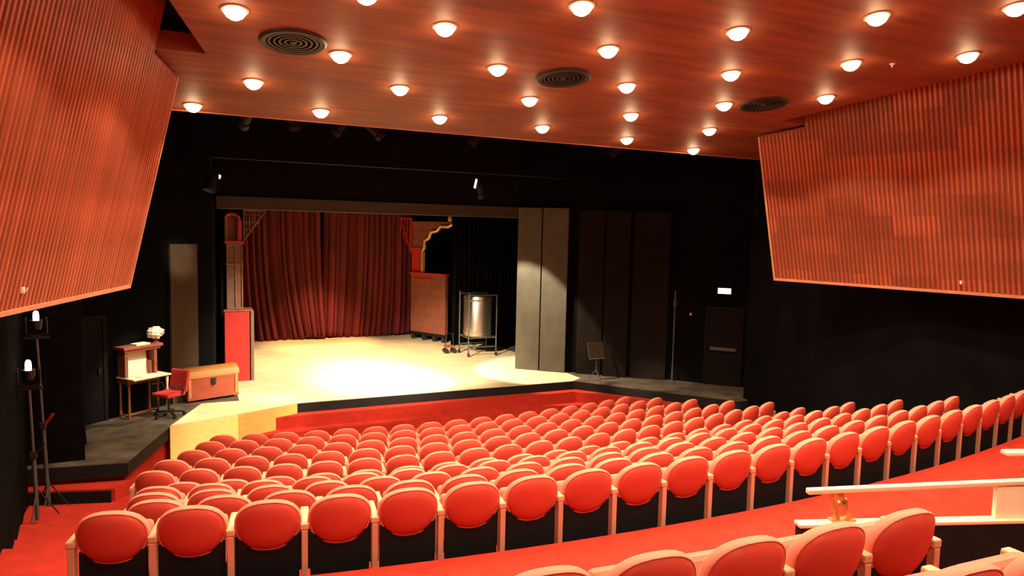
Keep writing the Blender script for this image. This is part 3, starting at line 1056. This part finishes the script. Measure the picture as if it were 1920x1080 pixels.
# ---- two lighting stands by the left aisle
def light_stand(loc, h, lean, label, red):
    r = empty('lighting_stand', loc)
    top = (lean, 0, h)
    MB().tube([(0, 0, .0), (lean * .5, 0, h * .5)], .028, 10).build('lower_pole', 'pole_grey', r)
    MB().tube([(lean * .5, 0, h * .5), top], .020, 10).build('upper_pole', 'pole_grey', r)
    MB().bbox(lean * .5 - .045, lean * .5 + .045, -.045, .045, h * .5 - .05, h * .5 + .05, .01).build('collar', 'dark_metal', r)
    MB().beam((lean * .5 + .02, -.02, h * .5), (lean * .5 + .14, -.06, h * .5 + .17), .03, .03).build('crank_handle', 'set_red' if red else 'dark_metal', r)
    for k in range(3):
        a = 2 * pi * k / 3 + .4
        MB().tube([(0, 0, .45), (.26 * cos(a), .26 * sin(a), .02)], .010, 8).build('leg', 'dark_metal', r)
    MB().beam((lean - .16, 0, h), (lean + .16, 0, h), .04, .04).build('cross_bar', 'dark_metal', r)
    y = MB()
    y.tube([(lean - .13, 0, h + .30), (lean - .13, 0, h + .06), (lean, 0, h + .02), (lean + .13, 0, h + .06), (lean + .13, 0, h + .30)], .014, 8)
    y.build('yoke', 'dark_metal', r)
    hd = MB().lathe([(0, -.10), (.055, -.10), (.075, -.05), (.082, .04)], 18).xf(Matrix.Translation((lean, 0, h + .22))).build('lamp_head', 'dark_metal', r)
    MB().lathe([(.038, .0), (.040, .10), (.034, .15), (.02, .175), (0, .18)], 16).xf(Matrix.Translation((lean, 0, h + .22))).build('bulb', 'bulb_white', hd)
    tag(r, label, 'light stand', 'lighting stands by the left aisle')
    return r


light_stand((-1.97, 12.22, .30), 2.66, -.09, 'tall black lighting stand with a white lamp, nearer the stage', True)
light_stand((-1.97, 11.35, .50), 1.88, -.05, 'shorter black lighting stand with a white lamp, nearer the aisle', False)

# ================================================================== STAGE LIGHTING
def stage_spot(loc, target, label, lit=True, watts=0, angle=30, blend=.3, col=STAGE_COL, hang=.5, glint_dims=None):
    r = empty('stage_spotlight', loc)
    d = (Vector(target) - Vector(loc)).normalized()
    q = d.to_track_quat('-Z', 'Y').to_matrix().to_4x4()
    MB().lathe([(0, .34), (.09, .33), (.11, .26), (.11, .02), (.135, .0), (.135, -.10), (.125, -.10), (.12, -.02)], 20).xf(q).build('body', 'black_paint', r)
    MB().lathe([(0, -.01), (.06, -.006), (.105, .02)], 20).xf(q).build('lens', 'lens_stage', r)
    MB().tube([(-.16, 0, 0), (-.16, 0, .18), (0, 0, .25), (.16, 0, .18), (.16, 0, 0)], .014, 8).build('yoke', 'black_paint', r)
    MB().tube([(0, 0, .25), (0, 0, hang)], .016, 8).build('hanger', 'black_paint', r)
    MB().bbox(-.05, .05, -.05, .05, hang - .06, hang + .04, .01).build('clamp', 'black_paint', r)
    if glint_dims:
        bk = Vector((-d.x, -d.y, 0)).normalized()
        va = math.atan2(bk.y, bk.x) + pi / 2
        w_, h_, t_ = glint_dims
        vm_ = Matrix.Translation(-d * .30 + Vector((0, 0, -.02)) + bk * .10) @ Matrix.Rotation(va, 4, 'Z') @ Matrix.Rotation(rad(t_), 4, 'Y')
        MB().bbox(-w_ / 2, w_ / 2, -.012, .012, -h_ / 2, h_ / 2, .01).xf(vm_).build('glint_plate', 'lens_stage', r)  # glowing plate added in place of a glint on the housing
    tag(r, label, 'spotlight', 'stage spotlights on the lighting bars')
    if watts:
        spot_light('stage_lamp', Vector(loc) + d * .14, target, watts, col, angle, blend, .10)
    return r


for y, z, x0, x1, lab in ((13.2, 7.05, -1.0, 11.0, 'black lighting bar hung just beyond the front edge of the ceiling'),
                          (16.6, 6.15, .3, 9.6, 'black lighting bar hung in front of the stage header'),
                          (20.6, 7.2, 1.5, 8.0, 'black lighting bar hung over the stage behind the header')):
    r = empty('lighting_bar', ((x0 + x1) / 2, y, z))
    MB().tube([(-(x1 - x0) / 2, 0, 0), ((x1 - x0) / 2, 0, 0)], .025, 10).build('bar', 'black_paint', r)
    for k in range(4):
        xx = -(x1 - x0) / 2 + .3 + k * ((x1 - x0) - .6) / 3
        MB().tube([(xx, 0, 0), (xx, 0, 8.98 - z)], .008, 6).build('suspension_cable', 'black_paint', r)
    tag(r, lab, 'lighting bar', 'stage lighting bars')

BAR1, BAR2 = 7.05, 6.15
stage_spot((1.75, 13.2, 6.55), (5.6, 18.6, .8), 'spotlight glinting just below the ceiling edge at the left', watts=13000, angle=46, blend=.8, hang=.5, glint_dims=(.07, .14, 0))
stage_spot((8.55, 13.2, 6.50), (2.9, 18.4, .8), 'spotlight below the ceiling edge at the right with a bright streak-shaped glint', watts=15000, angle=44, blend=.8, hang=.55, glint_dims=(.34, .05, 28))
stage_spot((5.2, 13.2, 6.50), (.9, 15.6, .6), 'spotlight under the middle of the ceiling edge', watts=3600, angle=26, blend=.6, hang=.55)
stage_spot((.45, 16.6, 5.50), (-.7, 15.5, 1.7), 'spotlight with a white glint left above the stage opening', watts=350, angle=30, blend=.6, hang=.65, glint_dims=(.17, .08, -25))
stage_spot((6.85, 16.6, 5.62), (9.2, 17.2, .6), 'spotlight with a white glint above the right part of the stage opening', watts=2600, angle=46, blend=.15, hang=.53, glint_dims=(.06, .24, 20))
stage_spot((3.3, 13.2, 6.50), (10.9, 14.7, .8), 'spotlight under the ceiling edge turned towards the right side stage', watts=5000, angle=11, blend=.7, hang=.55)
stage_spot((2.5, 13.2, 6.50), (-.78, 15.5, 1.95), 'spotlight under the ceiling edge aimed at the writing desk', watts=2200, angle=15, blend=.6, hang=.55)
stage_spot((.9, 13.2, 6.50), (-.15, 16.5, 4.05), 'spotlight at the left end under the ceiling edge, aimed at the brown flat', watts=900, angle=11, blend=.5, hang=.55)
stage_spot((3.0, 20.6, 6.70), (3.4, 20.9, .8), 'added unseen spotlight over the left of the stage behind the header', watts=1500, angle=60, blend=.6, hang=.5, col=(1, .66, .30))  # this and the next two: unseen lamps added for back floor and curtain foot
stage_spot((5.7, 20.6, 6.70), (5.2, 20.9, .8), 'added unseen spotlight over the right of the stage behind the header', watts=1200, angle=60, blend=.6, hang=.5, col=(1, .66, .30))
stage_spot((4.35, 20.6, 6.70), (4.0, 23.5, .8), 'added unseen spotlight over the middle of the stage, brightening the curtain foot', watts=4200, angle=40, blend=.8, hang=.5, col=(1, .62, .30))

# ================================================================== SEATS
def superellipse(n, a, b, e):
    pts = []
    for k in range(n):
        t = 2 * pi * k / n
        c, s = cos(t), sin(t)
        pts.append((a * abs(c) ** (2 / e) * (1 if c >= 0 else -1), b * abs(s) ** (2 / e) * (1 if s >= 0 else -1)))
    return pts


def back_shape(prof, n=32, a=.252, b=.215, zc=.665, e=2.35):
    """closed cushion: prof = list of (scale, y) rings from the rear centre to the front centre"""
    base = superellipse(n, a, b, e)
    v, f = [], []
    for sc, y in prof:
        for x, z in base:
            xx, zz = x * sc, zc + z * sc
            # slightly narrower below, curved round the sitter, leaning back
            xx *= 1 - .10 * max(0, (zc - zz) / b)
            yy = y + .62 * xx * xx + (SEAT_H - zz) * .21
            v.append((xx, yy, zz))
    m = len(prof)
    for j in range(m - 1):
        for i in range(n):
            q, r = j * n + i, j * n + (i + 1) % n
            f.append((q, r, r + n, q + n))
    f.append(tuple(range(n)))
    f.append(tuple(range((m - 1) * n, m * n)))
    return MB().add(v, f, True)


def make_seat():
    r = empty('theatre_seat', (0, 0, 0))
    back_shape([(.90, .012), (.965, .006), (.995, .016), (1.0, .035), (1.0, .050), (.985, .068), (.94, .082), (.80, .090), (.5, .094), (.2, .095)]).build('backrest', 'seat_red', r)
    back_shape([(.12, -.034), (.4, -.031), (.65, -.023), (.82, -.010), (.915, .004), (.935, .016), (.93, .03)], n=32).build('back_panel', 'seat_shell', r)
    MB().bbox(-.232, .232, .10, .135, .0, .56, .008).build('lower_panel', 'seat_black', r)
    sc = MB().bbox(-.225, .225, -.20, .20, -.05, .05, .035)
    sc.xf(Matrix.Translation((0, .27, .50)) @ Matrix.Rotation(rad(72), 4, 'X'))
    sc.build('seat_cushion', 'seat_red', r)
    return r


def seat_side(r, x):
    MB().bbox(x - .024, x + .024, .07, .15, .0, .60, .006).build('side_post', 'post_wood', r)
    MB().bbox(x - .034, x + .034, .07, .44, .60, .655, .012).build('armrest', 'arm_wood', r)


proto_a = make_seat()
seat_side(proto_a, -PITCH_SEAT / 2)
proto_b = copy_tree(proto_a)         # last seat of a row also has the right hand post
for c in list(proto_b.children):
    if c.name.split('.')[0] in ('side_post', 'armrest'):
        d = c.copy()
        COL.objects.link(d)
        d.parent = proto_b
        d.location.x += PITCH_SEAT
used = {'a': False, 'b': False}


def place_seat(R, z, t, last, label, group):
    key = 'b' if last else 'a'
    p = proto_b if last else proto_a
    o = copy_tree(p) if used[key] else p
    used[key] = True
    o.location = (XC + R * sin(t), YC - R * cos(t), z)
    o.rotation_euler = (0, 0, t)
    tag(o, label, 'seat', group)


for k, (R, z, a0, ns) in enumerate(ROWS):
    for i in range(ns):
        t = rad(a0) + PITCH_SEAT / R * i
        if k == 9:
            lab = 'red theatre seat showing its black underside, %s from the left in the rear stalls row' % ORD[i + 1]
        elif k == 0:
            lab = 'red theatre seat, %s from the left in the front row by the stage steps' % ORD[i + 1]
        else:
            lab = 'red theatre seat, %s from the left in the %s row from the stage' % (ORD[i + 1], ORD[k + 1])
        place_seat(R, z, t, i == ns - 1, lab, 'red theatre seats in the curved stalls rows')
U1 = ['leftmost seat top just peeping in at the bottom edge, below the aisle', 'second seat from the left of the nearest upper row, below the aisle',
      'third seat from the left of the nearest upper row, in front of the aisle', 'fourth seat of the upper row, left of the seat by the black parapet',
      'tilted red seat at the right end of the upper row by the black parapet']
for i in range(5):
    place_seat(TIER1_R, TIER1_Z, rad(-6.55) + PITCH_SEAT / TIER1_R * i, i == 4, U1[i], 'red theatre seats of the upper tier')
U2 = ['red seat at the bottom edge of the picture, nearest of the last upper row', 'red seat at the bottom right, second of the last upper row',
      'red seat in the bottom right corner of the picture']
for i in range(3):
    place_seat(TIER2_R, TIER2_Z, rad(-4.95) + PITCH_SEAT / TIER2_R * i, i == 2, U2[i], 'red theatre seats of the upper tier')

# ================================================================== PARAPET AND RAILS of the upper tier
A0, A1 = Vector((3.88, 3.455)), Vector((7.4, 2.24))
pd = (A1 - A0).normalized()
pn = Vector((-pd.y, pd.x))
CAPZ = 2.70
pp = empty('parapet_wall', (A0.x, A0.y, AISLE_Z))
pp.rotation_euler = (0, 0, math.atan2(pd.y, pd.x))
PLn = (A1 - A0).length
MB().bbox(0, PLn, -.055, .025, 0, CAPZ - AISLE_Z - .03, .004).build('wall_body', 'parapet_black', pp)
MB().bbox(-.01, PLn, -.062, .034, CAPZ - AISLE_Z - .03, CAPZ - AISLE_Z, .008).build('cap_board', 'rail_cream', pp)
tag(pp, 'low black parapet wall with a cream cap board at the lower right', 'parapet')
hr = empty('handrail', (A0.x, A0.y, CAPZ))
hr.rotation_euler = (0, 0, math.atan2(pd.y, pd.x))
HZ = .23
rb = MB().bbox(.06, PLn, -.028, .028, -.02, .02, .010)
rb.v = [(x, y, z + .215 + .028 * x) for x, y, z in rb.v]
rb.build('rail_board', 'rail_cream', hr)
br = MB()
br.prism([(.24, -.03), (.42, -.03), (.42, .03), (.24, .03)], 0, .015)
br.beam((.29, 0, .01), (.25, 0, HZ - .02), .03, .05)
br.beam((.39, 0, .01), (.30, 0, HZ - .02), .03, .035)
br.beam((.30, 0, .12), (.36, 0, .15), .03, .03)
br.build('bracket', 'brass', hr)
MB().bbox(1.50, PLn, -.02, .02, .0, .236, .004).build('infill_panel', 'cream_panel', hr)
tag(hr, 'long cream handrail board above the black parapet at the lower right', 'handrail')
C0 = Vector((6.08, 3.36))
h2 = empty('handrail', (C0.x, C0.y, AISLE_Z))
h2.rotation_euler = (0, 0, math.atan2(pd.y, pd.x))
MB().bbox(0, 2.0, -.045, .045, .95, .99, .012).build('rail_board', 'rail_cream', h2)
for x in (.22, 1.7):
    MB().beam((x, 0, 0), (x, 0, .95), .035, .05).build('post', 'brass', h2)
tag(h2, 'short end of a second cream handrail at the right picture edge above the aisle', 'handrail')
